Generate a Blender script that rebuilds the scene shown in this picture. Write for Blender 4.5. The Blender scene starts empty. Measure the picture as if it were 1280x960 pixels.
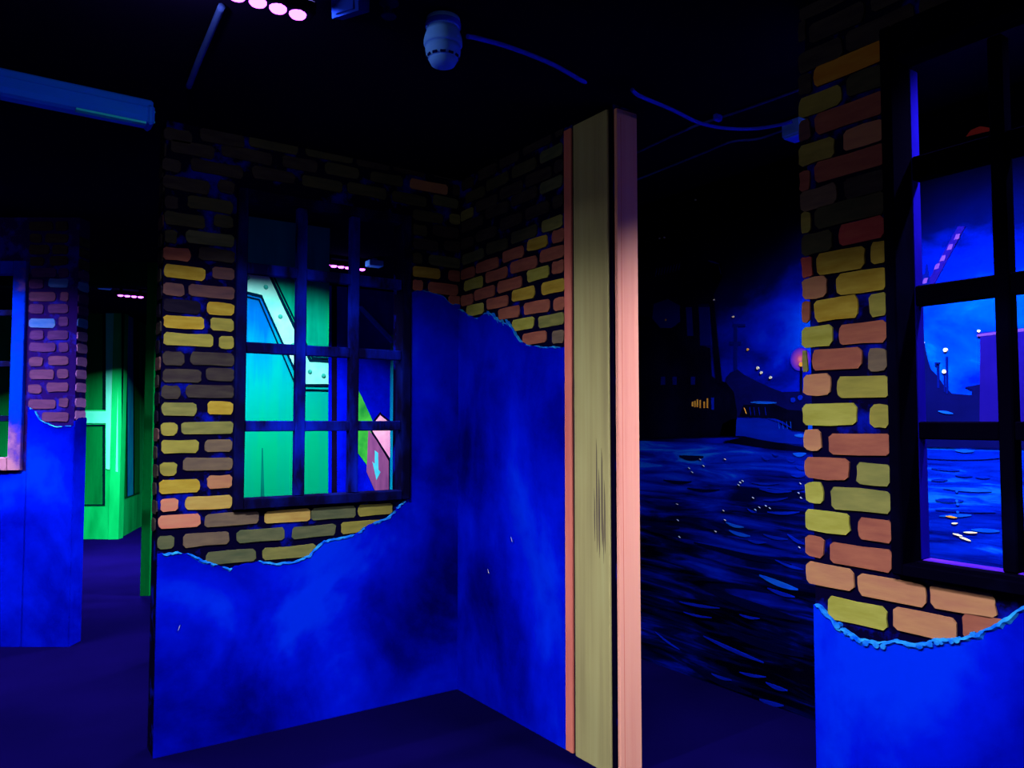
import bpy, math, random
from mathutils import Vector, Matrix, noise as mnoise

random.seed(11)
S = bpy.context.scene
COL = S.collection

# ------------------------------------------------------------------ camera, world, exposure
FOC, HORIZON, EYE = 964.0, 527.0, 1.5            # focal length in px of a 1280x960 frame
PITCH = math.atan((HORIZON - 480) / FOC)
YAW = -math.atan2(.5693, .8221)
cam_data = bpy.data.cameras.new('camera')
cam = bpy.data.objects.new('camera', cam_data)
COL.objects.link(cam)
cam_data.sensor_width = 36
cam_data.lens = 36 * FOC / 1280
cam_data.clip_start = .02
cam.location = (0, 0, EYE)
cam.rotation_euler = (math.pi / 2 + PITCH, 0, YAW)
S.camera = cam

world = bpy.data.worlds.new('world')
S.world = world
world.use_nodes = True
bg = world.node_tree.nodes['Background']
bg.inputs[0].default_value = (0, 0, 0, 1)
bg.inputs[1].default_value = 0

S.view_settings.view_transform = 'Standard'
S.view_settings.look = 'None'
S.view_settings.gamma = 1
S.view_settings.use_curve_mapping = False
S.view_settings.exposure = 0.0

CEIL = 2.9
# ultraviolet LED bars: centre, length, turn about z, number of LEDs, beam power, beam spread (deg), lean (deg), spill power
LAMPS = {
    'front':    dict(c=(0.465, 2.40, 2.82), turn=0,  n=12, power=160, spread=124, lean=6, roll=-13, spill=6.5),
    'near':     dict(c=(0.70, 0.72, 2.82), turn=-90, n=12, power=100, spread=118, lean=6, spill=2.2),
    'corridor': dict(c=(2.72, 1.22, 2.82), turn=-90, n=15, power=150, spread=140, lean=10, spill=1.4),
    'left':     dict(c=(-0.75, 5.55, 2.82), turn=-34.7, n=14, power=160, spread=130, lean=8, spill=2.5),
    'behind':   dict(c=(1.45, 4.50, 2.82), turn=0,   n=12, power=76, spread=119, lean=8, spill=.1),
    'far':      dict(c=(2.545, 6.19, 2.82), turn=0,  n=6, power=230, spread=122, lean=10, spill=1.2),
    'door':     dict(c=(1.29, 8.91, 2.82), turn=0, n=4, power=480, spread=128, lean=10, spill=2.0),
}


# ------------------------------------------------------------------ colour and materials
def lin(v):
    v /= 255.0
    return v / 12.92 if v <= .04045 else ((v + .055) / 1.055) ** 2.4


PAINT = .55          # how strongly paint answers the ultraviolet, against white plastic at 1


def rgb(r, g, b):
    return (lin(r) * PAINT, lin(g) * PAINT, lin(b) * PAINT, 1)


MATS = {}


class Mat:
    """small node-tree writer around a matte Principled material"""

    def __init__(self, name, rough=.85):
        m = bpy.data.materials.new(name)
        m.use_nodes = True
        self.m, self.t = m, m.node_tree
        self.p = self.t.nodes['Principled BSDF']
        self.p.inputs['Roughness'].default_value = rough
        self.p.inputs['Specular IOR Level'].default_value = 0.0
        self.tc = self.n('ShaderNodeTexCoord')
        MATS[name] = m

    def n(self, kind, **kw):
        nd = self.t.nodes.new(kind)
        for k, v in kw.items():
            setattr(nd, k, v)
        return nd

    def l(self, a, b):
        self.t.links.new(a, b)

    def coords(self, scale=(1, 1, 1), rand=False, rot=(0, 0, 0)):
        mp = self.n('ShaderNodeMapping')
        mp.inputs['Scale'].default_value = scale
        mp.inputs['Rotation'].default_value = rot
        if rand:
            oi = self.n('ShaderNodeObjectInfo')
            mul = self.n('ShaderNodeMath', operation='MULTIPLY')
            mul.inputs[1].default_value = 37.0
            self.l(oi.outputs['Random'], mul.inputs[0])
            add = self.n('ShaderNodeVectorMath', operation='ADD')
            self.l(self.tc.outputs['Object'], add.inputs[0])
            self.l(mul.outputs[0], add.inputs[1])
            self.l(add.outputs[0], mp.inputs['Vector'])
        else:
            self.l(self.tc.outputs['Object'], mp.inputs['Vector'])
        return mp.outputs[0]

    def noise(self, vec, scale=1, detail=4, rough=.55, dist=0):
        nz = self.n('ShaderNodeTexNoise')
        nz.inputs['Scale'].default_value = scale
        nz.inputs['Detail'].default_value = detail
        nz.inputs['Roughness'].default_value = rough
        nz.inputs['Distortion'].default_value = dist
        self.l(vec, nz.inputs['Vector'])
        return nz.outputs['Fac']

    def math(self, op, a, b=None, clamp=False):
        nd = self.n('ShaderNodeMath', operation=op, use_clamp=clamp)
        for i, v in enumerate((a, b)):
            if v is None:
                continue
            if isinstance(v, (int, float)):
                nd.inputs[i].default_value = v
            else:
                self.l(v, nd.inputs[i])
        return nd.outputs[0]

    def remap(self, v, a, b, c=0.0, d=1.0, smooth=False):
        nd = self.n('ShaderNodeMapRange')
        nd.clamp = True
        if smooth:
            nd.interpolation_type = 'SMOOTHSTEP'
        for i, x in zip((1, 2, 3, 4), (a, b, c, d)):
            nd.inputs[i].default_value = x
        self.l(v, nd.inputs[0])
        return nd.outputs[0]

    def ramp(self, fac, stops):
        r = self.n('ShaderNodeValToRGB')
        el = r.color_ramp.elements
        while len(el) < len(stops):
            el.new(.5)
        for e, (p, c) in zip(el, stops):
            e.position = p
            e.color = c
        self.l(fac, r.inputs[0])
        return r.outputs[0]

    def base(self, col):
        if isinstance(col, tuple):
            self.p.inputs['Base Color'].default_value = col
        else:
            self.l(col, self.p.inputs['Base Color'])

    def bump(self, fac, strength=.3, dist=.004):
        b = self.n('ShaderNodeBump')
        b.inputs['Strength'].default_value = strength
        b.inputs['Distance'].default_value = dist
        self.l(fac, b.inputs['Height'])
        self.l(b.outputs[0], self.p.inputs['Normal'])


def paint(name, c0, c1, scale=(6, 6, 6), lo=.3, hi=.7, rand=False, detail=4, bump=0.0, strong=1.0):
    """brushed two-tone paint"""
    m = Mat(name)
    f = m.noise(m.coords(scale, rand), 1, detail)
    m.base(m.ramp(m.remap(f, lo, hi), [(0, tuple(v * strong for v in rgb(*c0)[:3]) + (1,)), (1, tuple(v * strong for v in rgb(*c1)[:3]) + (1,))]))
    if bump:
        m.bump(f, bump)
    return m.m


def glow(name, col, strength):
    m = Mat(name)
    m.p.inputs['Base Color'].default_value = (.02, .01, .03, 1)
    m.p.inputs['Emission Color'].default_value = col
    m.p.inputs['Emission Strength'].default_value = strength
    return m.m


# brick paints, keyed by a letter: two tones each
BRICK = {
    'Y': ((190, 156, 52), (214, 188, 78)),      # yellow
    'T': ((205, 165, 90), (225, 195, 110)),     # tan yellow
    'O': ((158, 152, 76), (184, 175, 86)),      # olive
    'o': ((132, 135, 80), (160, 158, 92)),      # dull olive
    'L': ((172, 170, 72), (196, 196, 98)),     # lime yellow
    'A': ((215, 140, 45), (225, 165, 60)),      # amber
    'P': ((236, 140, 125), (242, 165, 135)),    # pink
    'R': ((205, 85, 85), (220, 110, 95)),       # red pink
    's': ((165, 95, 85), (190, 115, 95)),       # salmon
    't': ((200, 135, 110), (215, 155, 115)),    # terracotta tan
    'm': ((116, 100, 92), (140, 120, 102)),     # mauve grey
    'g': ((92, 105, 80), (122, 125, 92)),       # grey green
    'd': ((57, 48, 60), (78, 72, 70)),          # dark slate, partly the upper rows' dim light in the colour
    'x': ((95, 70, 84), (125, 88, 92)),         # dark plum
    'k': ((24, 20, 44), (38, 32, 56)),          # nearly black
    'e': ((72, 76, 60), (92, 90, 68)),        # drab green, likewise deepened for light falling off upwards
    'b': ((50, 110, 240), (95, 130, 250)),      # pale blue
    'v': ((170, 110, 225), (200, 135, 240)),     # lavender, lamplight on the left wall's end put in
    'u': ((70, 40, 120), (92, 52, 138)),        # dusky violet, the far left wall's dim light put in
    'w': ((86, 52, 112), (112, 66, 130)),       # dusky mauve, dimmed in the colour the same way
}
for k_, (c0, c1) in BRICK.items():
    c0, c1 = [tuple(v * .86 for v in c) for c in (c0, c1)]
    paint('brick_paint_' + k_, c0, c1, (9, 3, 42), .3, .7, rand=True, detail=3, bump=.25)


def mortar_mat(name, dark, blue, seed, lo=.52, hi=.62):
    m = Mat(name)
    v = m.coords((1, 1, 1), rot=(0, 0, seed))
    f = m.noise(v, 6.5, 5, .6)
    m.base(m.ramp(m.remap(f, lo, hi), [(0, rgb(*dark)), (1, rgb(*blue))]))
    return m.m


mortar_mat('mortar_paint', (7, 4, 40), (6, 20, 172), .3, .54, .66)
mortar_mat('mortar_paint_violet', (30, 10, 96), (30, 24, 170), .9)


def plaster_mat(name, blobs=(), scale=1.6, lo=.3, hi=.72, streak=(1, 1, 1)):
    """hand-clouded blue paint; blobs = (x, y, z, radius, amount) lighter or darker patches"""
    m = Mat(name)
    f = m.noise(m.coords(streak), scale, 6, .52, .6)
    f = m.remap(f, lo, hi)
    for (x, y, z, r, a) in blobs:
        d = m.n('ShaderNodeVectorMath', operation='DISTANCE')
        m.l(m.tc.outputs['Object'], d.inputs[0])
        d.inputs[1].default_value = (x, y, z)
        f = m.math('ADD', f, m.remap(d.outputs['Value'], 0, r, a, 0, True))
    fine = m.noise(m.coords((1, 1, 1)), 9, 5, .6)
    f = m.math('ADD', f, m.remap(fine, .3, .7, -.1, .1))
    m.base(m.ramp(f, [(0, rgb(0, 1, 112)), (.4, rgb(0, 8, 190)), (.75, rgb(0, 20, 240)), (1, rgb(0, 46, 255))]))
    m.bump(fine, .2, .003)
    return m.m


def wood_paint(name, c0, c1, c2):
    m = Mat(name)
    f = m.noise(m.coords((26, 26, .7)), 1, 5, .6)
    g = m.noise(m.coords((5, 5, 1.1)), 1, 3)
    h = m.math('ADD', m.math('MULTIPLY', f, .6), m.math('MULTIPLY', g, .4))
    m.base(m.ramp(m.remap(h, .32, .68), [(0, rgb(*c0)), (.5, rgb(*c1)), (1, rgb(*c2))]))
    m.bump(f, .25)
    return m.m


wood_paint('pink_board_paint', (236, 148, 138), (250, 172, 158), (253, 182, 166))
wood_paint('olive_board_paint', (156, 146, 106), (176, 168, 118), (186, 184, 132))
paint('red_strip_paint', (218, 112, 108), (238, 138, 122), (20, 20, 1.5))
paint('gap_black', (6, 3, 24), (10, 5, 40))
paint('floor_paint', (4, 2, 50), (7, 3, 66), (1.2, 1.2, 1.2), detail=6)
paint('ceiling_paint', (10, 6, 34), (16, 8, 48), (.8, .8, .8), detail=5)
paint('frame_paint', (10, 8, 46), (10, 22, 120), (7, 7, 3), .48, .72, detail=6)
paint('muntin_paint', (12, 10, 64), (10, 36, 215), (8, 8, 2.6), .42, .66, detail=6)
paint('black_frame_paint', (3, 2, 18), (5, 6, 40), (5, 5, 3), .5, .8, detail=6)
paint('lit_sill_violet', (50, 16, 170), (84, 36, 205), (4, 12, 4))  # purple light on the rear sill edge, put into the colour
paint('lit_jamb_blue', (14, 8, 150), (24, 14, 200), (5, 5, 2))  # backlight on the window jamb, put into the colour
m_ = Mat('worn_blue_frame')
f_ = m_.noise(m_.coords((3, 3, 3)), 1, 6, .6)
zc = m_.n('ShaderNodeSeparateXYZ')
m_.l(m_.tc.outputs['Object'], zc.inputs[0])
f_ = m_.math('ADD', f_, m_.remap(zc.outputs[2], 1.1, 1.55, .32, 0))
m_.base(m_.ramp(m_.remap(f_, .5, .8), [(0, rgb(0, 46, 250)), (.35, rgb(6, 40, 215)), (.6, rgb(96, 62, 170)), (1, rgb(176, 120, 170))]))
paint('chip_paint', (0, 84, 255), (50, 170, 255), (24, 24, 24), .35, .7)
paint('fluorescent_plastic', (60, 120, 255), (86, 146, 255), (3, 3, 3), strong=1.8)
paint('batten_plastic', (10, 84, 244), (24, 112, 252), (1.2, 4, 4), strong=1.8)
paint('teal_plastic', (24, 190, 210), (60, 220, 225), (5, 5, 5), strong=1.8)
paint('cable_blue', (22, 46, 215), (30, 62, 240), (4, 4, 4), strong=1.8)
paint('cable_grey', (36, 50, 130), (48, 68, 160), (4, 4, 4), strong=1.8)
paint('sensor_plastic', (12, 34, 150), (18, 44, 170), (4, 4, 4))
paint('lamp_housing', (12, 10, 30), (20, 16, 46), (5, 5, 5))
paint('dark_metal', (8, 16, 70), (14, 28, 110), (5, 5, 5))
paint('slot_dark', (4, 14, 84), (6, 20, 110), (5, 5, 5))
paint('speck_white', (190, 225, 255), (235, 245, 255), (30, 30, 30))
glow('led_lens', (.62, .09, 1, 1), 7.0)


# ------------------------------------------------------------------ mesh helpers
def link(name, verts, faces, mat, parent=None, smooth=False):
    me = bpy.data.meshes.new(name)
    me.from_pydata([tuple(v) for v in verts], [], faces)
    me.update()
    if mat:
        me.materials.append(MATS[mat])
    if smooth:
        for p in me.polygons:
            p.use_smooth = True
    o = bpy.data.objects.new(name, me)
    COL.objects.link(o)
    if parent:
        o.parent = parent
    return o


def tag(o, label=None, cat=None, group=None, kind=None):
    if label:
        o['label'] = label
    if cat:
        o['category'] = cat
    if group:
        o['group'] = group
    if kind:
        o['kind'] = kind
    return o


def empty(name, loc=(0, 0, 0), rz=0):
    o = bpy.data.objects.new(name, None)
    COL.objects.link(o)
    o.location = loc
    o.rotation_euler = (0, 0, rz)
    o.empty_display_size = .1
    return o


class MB:
    def __init__(self):
        self.v, self.f = [], []

    def add(self, vs, fs):
        k = len(self.v)
        self.v += [Vector(a) for a in vs]
        self.f += [tuple(i + k for i in q) for q in fs]
        return self

    def hexa(self, p):
        return self.add(p, [(0, 3, 2, 1), (4, 5, 6, 7), (0, 1, 5, 4), (1, 2, 6, 5), (2, 3, 7, 6), (3, 0, 4, 7)])

    def box(self, a, b):
        (x0, y0, z0), (x1, y1, z1) = a, b
        return self.hexa([(x0, y0, z0), (x1, y0, z0), (x1, y1, z0), (x0, y1, z0),
                          (x0, y0, z1), (x1, y0, z1), (x1, y1, z1), (x0, y1, z1)])

    def bbox(self, a, b, c):
        """box with chamfered edges (c)"""
        (x0, y0, z0), (x1, y1, z1) = a, b
        vs, idx = [], {}
        for i, x in enumerate((x0, x1)):
            for j, y in enumerate((y0, y1)):
                for k, z in enumerate((z0, z1)):
                    sx, sy, sz = (c if i == 0 else -c), (c if j == 0 else -c), (c if k == 0 else -c)
                    idx[i, j, k] = len(vs)
                    vs += [(x, y + sy, z + sz), (x + sx, y, z + sz), (x + sx, y + sy, z)]
        fs = []
        for ax in range(3):
            for s in (0, 1):
                ring = []
                for (p, q) in ((0, 0), (1, 0), (1, 1), (0, 1)):
                    key = [0, 0, 0]
                    key[ax] = s
                    key[(ax + 1) % 3] = p
                    key[(ax + 2) % 3] = q
                    ring.append(idx[tuple(key)] + ax)
                fs.append(tuple(ring) if s else tuple(ring[::-1]))
        for ax in range(3):
            b1, b2 = (ax + 1) % 3, (ax + 2) % 3
            for p in (0, 1):
                for q in (0, 1):
                    k0, k1 = [0, 0, 0], [0, 0, 0]
                    k0[b1] = k1[b1] = p
                    k0[b2] = k1[b2] = q
                    k1[ax] = 1
                    a_, b_ = idx[tuple(k0)], idx[tuple(k1)]
                    fs.append((a_ + b1, b_ + b1, b_ + b2, a_ + b2))
        for key, a_ in idx.items():
            fs.append((a_, a_ + 1, a_ + 2))
        return self.add(vs, fs)

    def lathe(self, prof, seg=24, c=(0, 0, 0)):
        vs, fs = [], []
        for (r, z) in prof:
            for i in range(seg):
                a = 2 * math.pi * i / seg
                vs.append((c[0] + r * math.cos(a), c[1] + r * math.sin(a), c[2] + z))
        for j in range(len(prof) - 1):
            for i in range(seg):
                k = (i + 1) % seg
                fs.append((j * seg + i, j * seg + k, (j + 1) * seg + k, (j + 1) * seg + i))
        fs.append(tuple(range(seg))[::-1])
        fs.append(tuple(range((len(prof) - 1) * seg, len(prof) * seg)))
        return self.add(vs, fs)

    def tube(self, pts, r, seg=8):
        pts = [Vector(p) for p in pts]
        vs, fs = [], []
        for i, p in enumerate(pts):
            t = (pts[min(i + 1, len(pts) - 1)] - pts[max(i - 1, 0)]).normalized()
            a = t.cross(Vector((0, 0, 1)))
            if a.length < 1e-4:
                a = Vector((1, 0, 0))
            a.normalize()
            b = a.cross(t)
            for k in range(seg):
                w = 2 * math.pi * k / seg
                vs.append(p + (a * math.cos(w) + b * math.sin(w)) * r)
        for i in range(len(pts) - 1):
            for k in range(seg):
                q = (k + 1) % seg
                fs.append((i * seg + k, i * seg + q, (i + 1) * seg + q, (i + 1) * seg + k))
        fs.append(tuple(range(seg))[::-1])
        fs.append(tuple(range((len(pts) - 1) * seg, len(pts) * seg)))
        return self.add(vs, fs)

    def build(self, name, mat, parent=None, smooth=False):
        return link(name, self.v, self.f, mat, parent, smooth)


# ------------------------------------------------------------------ reading positions off the photograph
F0 = Vector((.5693, .8221, 0))
RT = Vector((.8221, -.5693, 0))
FW = F0 * math.cos(PITCH) + Vector((0, 0, 1)) * math.sin(PITCH)
UP = RT.cross(FW)
CAM = Vector((0, 0, EYE))


def ray(x, y):
    return FW + RT * ((x - 640) / FOC) - UP * ((y - 480) / FOC)


def level(x, y, z):
    """the point of the horizontal plane at height z seen at (x, y)"""
    v = ray(x, y)
    return CAM + v * ((z - EYE) / v.z)


class Wall:
    """a vertical plane: origin on the floor, u along it (to the viewer's right), n towards the viewer"""

    def __init__(self, origin, turn):
        self.o = Vector((origin[0], origin[1], 0))
        self.turn = math.radians(turn)
        self.u = Vector((math.cos(self.turn), math.sin(self.turn), 0))
        self.n = Vector((self.u.y, -self.u.x, 0))

    def px(self, x, y):
        v = ray(x, y)
        p = CAM + v * ((self.o - CAM).dot(self.n) / v.dot(self.n))
        return (p - self.o).dot(self.u), p.z

    def P(self, u, z, n=0):
        return self.o + self.u * u + Vector((0, 0, z)) + self.n * n

    def slab(self, mb, u0, u1, z0, z1, n0, n1):
        P = self.P
        return mb.hexa([P(u0, z0, n1), P(u1, z0, n1), P(u1, z0, n0), P(u0, z0, n0),
                        P(u0, z1, n1), P(u1, z1, n1), P(u1, z1, n0), P(u0, z1, n0)])

    def poly(self, name, pts, mat, parent, n0=0.0, n1=.004, px=True):
        """a flat painted or cut-out shape given by its outline"""
        q = [self.px(*p) if px else p for p in pts]
        area = sum(q[i][0] * q[(i + 1) % len(q)][1] - q[(i + 1) % len(q)][0] * q[i][1] for i in range(len(q)))
        if area < 0:
            q = q[::-1]
        k = len(q)
        vs = [self.P(u, z, n1) for u, z in q] + [self.P(u, z, n0) for u, z in q]
        fs = [tuple(range(k))] + [(i, i + k, (i + 1) % k + k, (i + 1) % k) for i in range(k)]
        return link(name, vs, fs, mat, parent)

    def stroke(self, name, a, b, w, mat, parent, n1=.006, k=10, bend=0.0):
        """a lens-shaped brush mark from pixel a to pixel b, w metres thick"""
        (u0, z0), (u1, z1) = self.px(*a), self.px(*b)
        top, bot = [], []
        for i in range(k + 1):
            t = i / k
            h = w * .5 * math.sin(math.pi * min(max(t, .04), .96)) ** .6
            z = z0 + (z1 - z0) * t + bend * math.sin(math.pi * t)
            top.append((u0 + (u1 - u0) * t, z + h))
            bot.append((u0 + (u1 - u0) * t, z - h))
        return self.poly(name, bot + top[::-1], mat, parent, 0, n1, px=False)

    def dot(self, name, x, y, r, mat, parent, n1=.007, k=10):
        u, z = self.px(x, y)
        return self.poly(name, [(u + r * math.cos(6.2832 * i / k), z + r * math.sin(6.2832 * i / k)) for i in range(k)],
                         mat, parent, 0, n1, px=False)

    def brick(self, parent, x0, x1, yc, h, key):
        u0, _ = self.px(x0, yc)
        u1, _ = self.px(x1, yc)
        _, zc = self.px((x0 + x1) / 2, yc)
        return self.brick_at(parent, u0, u1, zc, h, key)

    def brick_at(self, parent, u0, u1, zc, h, key):
        a, b = (u1 - u0) / 2, h / 2
        c = min(.012, a * .35)
        J = lambda s=.0028: random.uniform(-s, s)
        out = [(-a + c, -b), (0, -b), (a - c, -b), (a, -b + c), (a, 0), (a, b - c),
               (a - c, b), (0, b), (-a + c, b), (-a, b - c), (-a, 0), (-a, -b + c)]
        out = [(x + J(), z + J()) for x, z in out]
        k = len(out)
        t = .0065
        vs = [(x, -t, z) for x, z in out] + [(x, 0, z) for x, z in out]
        fs = [tuple(range(k))] + [(i, i + k, (i + 1) % k + k, (i + 1) % k) for i in range(k)]
        o = link('brick', vs, fs, 'brick_paint_' + key, parent)
        o.location = self.P((u0 + u1) / 2, zc, 0)
        o.rotation_euler = (0, random.uniform(-.008, .008), self.turn)
        return o

    def courses(self, parent, data, h):
        for (x0, x1, y, key) in data:
            self.brick(parent, x0, x1, y, h, key)

    def plaster(self, parent, edge, mat, n1=.012, name='plaster', uend=None, z0=0.0):
        """plaster skin from the floor up to a ragged broken edge (pixels)"""
        pts = [self.px(*p) for p in edge]
        if uend:
            pts = [p for p in pts if uend[0] + .002 < p[0] < uend[1] - .002]
            pts = [(uend[0], pts[0][1])] + pts + [(uend[1], pts[-1][1])]
        fine = []
        for (ua, za), (ub, zb) in zip(pts, pts[1:]):
            k = max(1, int(math.hypot(ub - ua, zb - za) / .008))
            for i in range(k):
                t = i / k
                fine.append((ua + (ub - ua) * t, za + (zb - za) * t))
        fine.append(pts[-1])
        rag = []
        for (u, z) in fine:
            d = mnoise.noise(Vector((u * 42, z * 42, 3.1))) * .006 + mnoise.noise(Vector((u * 120, z * 120, 7))) * .0025
            rag.append((u, z + d))
        vs, fs = [], []
        for (u, z) in rag:
            vs += [self.P(u, z0, n1), self.P(u, z, n1), self.P(u, z, 0)]
        for i in range(len(rag) - 1):
            a, b = 3 * i, 3 * i + 3
            fs += [(a, b, b + 1, a + 1), (a + 1, b + 1, b + 2, a + 2)]
        e = 3 * (len(rag) - 1)
        vs += [self.P(rag[0][0], z0, 0), self.P(rag[-1][0], z0, 0)]
        q = len(vs)
        fs += [(q - 2, 0, 1, 2), (e, q - 1, e + 2, e + 1)]
        o = link(name, vs, fs, mat, parent)
        return o, rag

    def chips(self, parent, rag, u0, u1, wmin, wmax, gap=.0, n0=.011):
        """bright broken rim along a stretch of a plaster edge"""
        seg = [p for p in rag if u0 <= p[0] <= u1]
        runs, cur = [], []
        for (u, z) in seg:
            f = mnoise.noise(Vector((u * 30, z * 30, 1.7)))
            if f < gap - .5:
                if len(cur) > 2:
                    runs.append(cur)
                cur = []
            else:
                w = wmin + (wmax - wmin) * max(0, min(1, .5 + .9 * mnoise.noise(Vector((u * 60, z * 60, 9)))))
                cur.append((u, z, w))
        if len(cur) > 2:
            runs.append(cur)
        for r in runs:
            vs, fs = [], []
            for i, (u, z, w) in enumerate(r):
                a, b = r[max(i - 1, 0)], r[min(i + 1, len(r) - 1)]
                tx, tz = b[0] - a[0], b[1] - a[1]
                L = math.hypot(tx, tz) or 1
                nx, nz = tz / L, -tx / L
                ww = w * (.25 if i in (0, len(r) - 1) else 1)
                vs += [self.P(u - nx * .001, z - nz * .001, 0), self.P(u - nx * .001, z - nz * .001, n0 + .003),
                       self.P(u + nx * ww * .5, z + nz * ww * .5, n0 + .006), self.P(u + nx * ww, z + nz * ww, n0)]
            for i in range(len(r) - 1):
                a, b = 4 * i, 4 * i + 4
                fs += [(a, b, b + 1, a + 1), (a + 1, b + 1, b + 2, a + 2), (a + 2, b + 2, b + 3, a + 3)]
            link('plaster_rim', vs, fs, 'chip_paint', parent)

    def body(self, name, u0, u1, thick, mat, hole=None, z1=None, z0=0.0):
        mb = MB()
        z1 = z1 or CEIL
        if hole:
            a, b, c, d = hole
            self.slab(mb, u0, a, z0, z1, -thick, 0)
            self.slab(mb, b, u1, z0, z1, -thick, 0)
            self.slab(mb, a, b, z0, c, -thick, 0)
            self.slab(mb, a, b, d, z1, -thick, 0)
        else:
            self.slab(mb, u0, u1, z0, z1, -thick, 0)
        return mb.build(name, mat)

    def part(self, name, u0, u1, z0, z1, n0, n1, mat, parent):
        """chamfered board in wall axes"""
        mb = MB().bbox((u0, -n1, z0), (u1, -n0, z1), min(.004, abs(u1 - u0) * .2, abs(z1 - z0) * .2, abs(n1 - n0) * .2))
        o = mb.build(name, mat, parent)
        o.location = self.o
        o.rotation_euler = (0, 0, self.turn)
        return o


def structure(o, label, cat):
    return tag(o, label, cat, kind='structure')


# ------------------------------------------------------------------ floor and ceiling
mb = MB().box((-6, -3, -.1), (9, 15, 0))
structure(mb.build('floor', 'floor_paint'), 'dark navy floor running through the rooms', 'floor')
mb = MB().box((-6, -3, CEIL), (9, 15, CEIL + .1))
structure(mb.build('ceiling', 'ceiling_paint'), 'black ceiling above the painted rooms', 'ceiling')

# ------------------------------------------------------------------ the walls' planes
A = Wall((.685, 3.81), 0)              # brick wall with the large window
AE = Wall((.685, 3.94), -90)           # its narrow end
B = Wall((2.268, 3.81), -90)           # return wall beside it
Cw = Wall((2.268, 1.533), -90)         # right wall with the second window
D = Wall((3.50, 4.6), -90)             # harbour mural
Ew = Wall((.54, 5.99), -34.7)          # far left wall
EE = Wall((.54, 5.99), 55.3)           # its end
G = Wall((1.10, 5.30), 0)              # green riveted wall behind the window
G2 = Wall((2.45, 7.55), 0)             # blue wall far behind the window
TH = .13
AU = 2.268 - .685

# ------------------------------------------------------------------ wall A: bricks, plaster
wu0, wz1 = A.px(293, 236)
wu0 = A.px(293, 430)[0]
wu1 = A.px(511, 430)[0]
wz0 = A.px(296, 637)[1]
wz1 = A.px(302, 236)[1]
FRW = .05
plaster_mat('plaster_paint_back', blobs=[(.95, 3.81, .7, .55, .28), (1.3, 3.81, .55, .5, .25), (1.6, 3.81, .8, .45, .2),
                                         (2.1, 3.81, 1.5, .5, -.35), (2.15, 3.81, .55, .45, -.4), (1.95, 3.81, .35, .35, -.25),
                                         (.85, 3.81, .95, .25, -.2)])
wall_a = A.body('wall_back', 0, AU, TH, 'mortar_paint', hole=(wu0 + .03, wu1 - .03, wz0 + .03, wz1 - .03))
structure(wall_a, 'brick-painted back wall with a broken blue plaster skin and the large barred window', 'wall')
ROWS_A = [
    # left of the window, top to bottom
    (205, 240, 170, 'd'), (250, 305, 173, 'd'), (311, 372, 181, 'e'), (382, 440, 193, 'e'), (446, 486, 204, 'd'),
    (491, 530, 211, 'd'), (540, 572, 217, 'd'),
    (205, 207.5, 188, 'd'), (213, 268, 187, 'd'), (277, 340, 194, 'd'), (353, 396, 205, 'd'), (406, 448, 214, 'e'),
    (463, 503, 224, 'e'), (512, 559, 234, 't'), (566, 574, 238, 'd'),
    (203, 226, 207, 'd'), (238, 303, 211, 'd'), (315, 368, 219, 'd'), (377, 427, 230, 'e'), (434, 482, 239, 'e'),
    (490, 532, 249, 'e'), (541, 572, 253, 'g'),
    (203, 262, 231, 'd'), (272, 293, 234, 'd'), (206, 222, 253, 'd'), (234, 291, 256, 'e'),
    (205, 256, 275, 'e'), (267, 291, 277, 'e'), (206, 221, 296, 'e'), (232, 292, 299, 'g'),
    (204, 238, 318, 's'), (248, 293, 319, 'd'), (205, 256, 341, 'Y'), (265, 293, 342, 'x'),
    (204, 230, 362, 'x'), (236, 293, 365, 'x'), (204, 250, 383, 'k'), (258, 292, 386, 'Y'),
    (204, 255, 403, 'Y'), (263, 292, 406, 'O'), (204, 266, 425, 'O'), (273, 292, 428, 'O'),
    (203, 230, 448, 'd'), (238, 292, 449, 'd'), (203, 251, 470, 'd'), (257, 292, 468, 'd'),
    (202, 225, 490, 'd'), (232, 292, 489, 'd'), (202, 245, 511, 'o'), (259, 291, 510, 'Y'),
    (201, 221, 536, 'O'), (227, 291, 535, 'o'), (201, 248, 558, 'O'), (256, 290, 557, 'm'),
    (200, 221, 586, 'O'), (229, 290, 580, 'm'), (199, 249, 608, 'Y'), (259, 290, 602, 't'),
    (200, 222, 631, 'P'), (231, 290, 628, 'T'), (198, 250, 651, 'P'), (256, 323, 648.5, 'm'),
    (330, 387, 645, 'T'), (389, 444, 641, 'g'), (447, 490, 637, 'O'),
    (197, 217, 678, 'g'), (228, 286, 674, 'm'), (296, 355, 669, 'g'), (365, 419, 664, 'g'), (426, 478, 658, 'O'),
    (257, 319, 696, 'g'), (328, 394, 690, 'o'),
    # between window and corner
    (516, 553, 271, 'e'), (562, 575, 274, 'o'), (515, 533, 288, 'e'), (541, 573, 290, 'd'),
    (515, 547, 306, 'd'), (555, 575.5, 308, 'd'), (515, 527, 323, 'e'), (536, 574.5, 327, 'g'),
    (515, 550, 341, 'Y'), (560, 575.5, 345, 's'), (515, 528, 357, 's'), (535, 572, 361, 's'), (560, 575.5, 376, 's'),
]
A.courses(wall_a, ROWS_A, .0605)
pl, rag_a = A.plaster(wall_a, [(205, 692), (222, 690), (240, 693), (255, 700), (275, 707), (287, 710), (300, 706),
                               (325, 701), (345, 704), (365, 702), (385, 694), (393, 685), (405, 675), (425, 672),
                               (445, 667), (455, 658), (470, 651), (482, 648), (492, 640), (500, 629), (507, 624),
                               (512, 621), (513.5, 366), (520, 364), (535, 365), (552, 370), (562, 380), (574, 391)],
                      'plaster_paint_back', uend=(0, AU))
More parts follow.
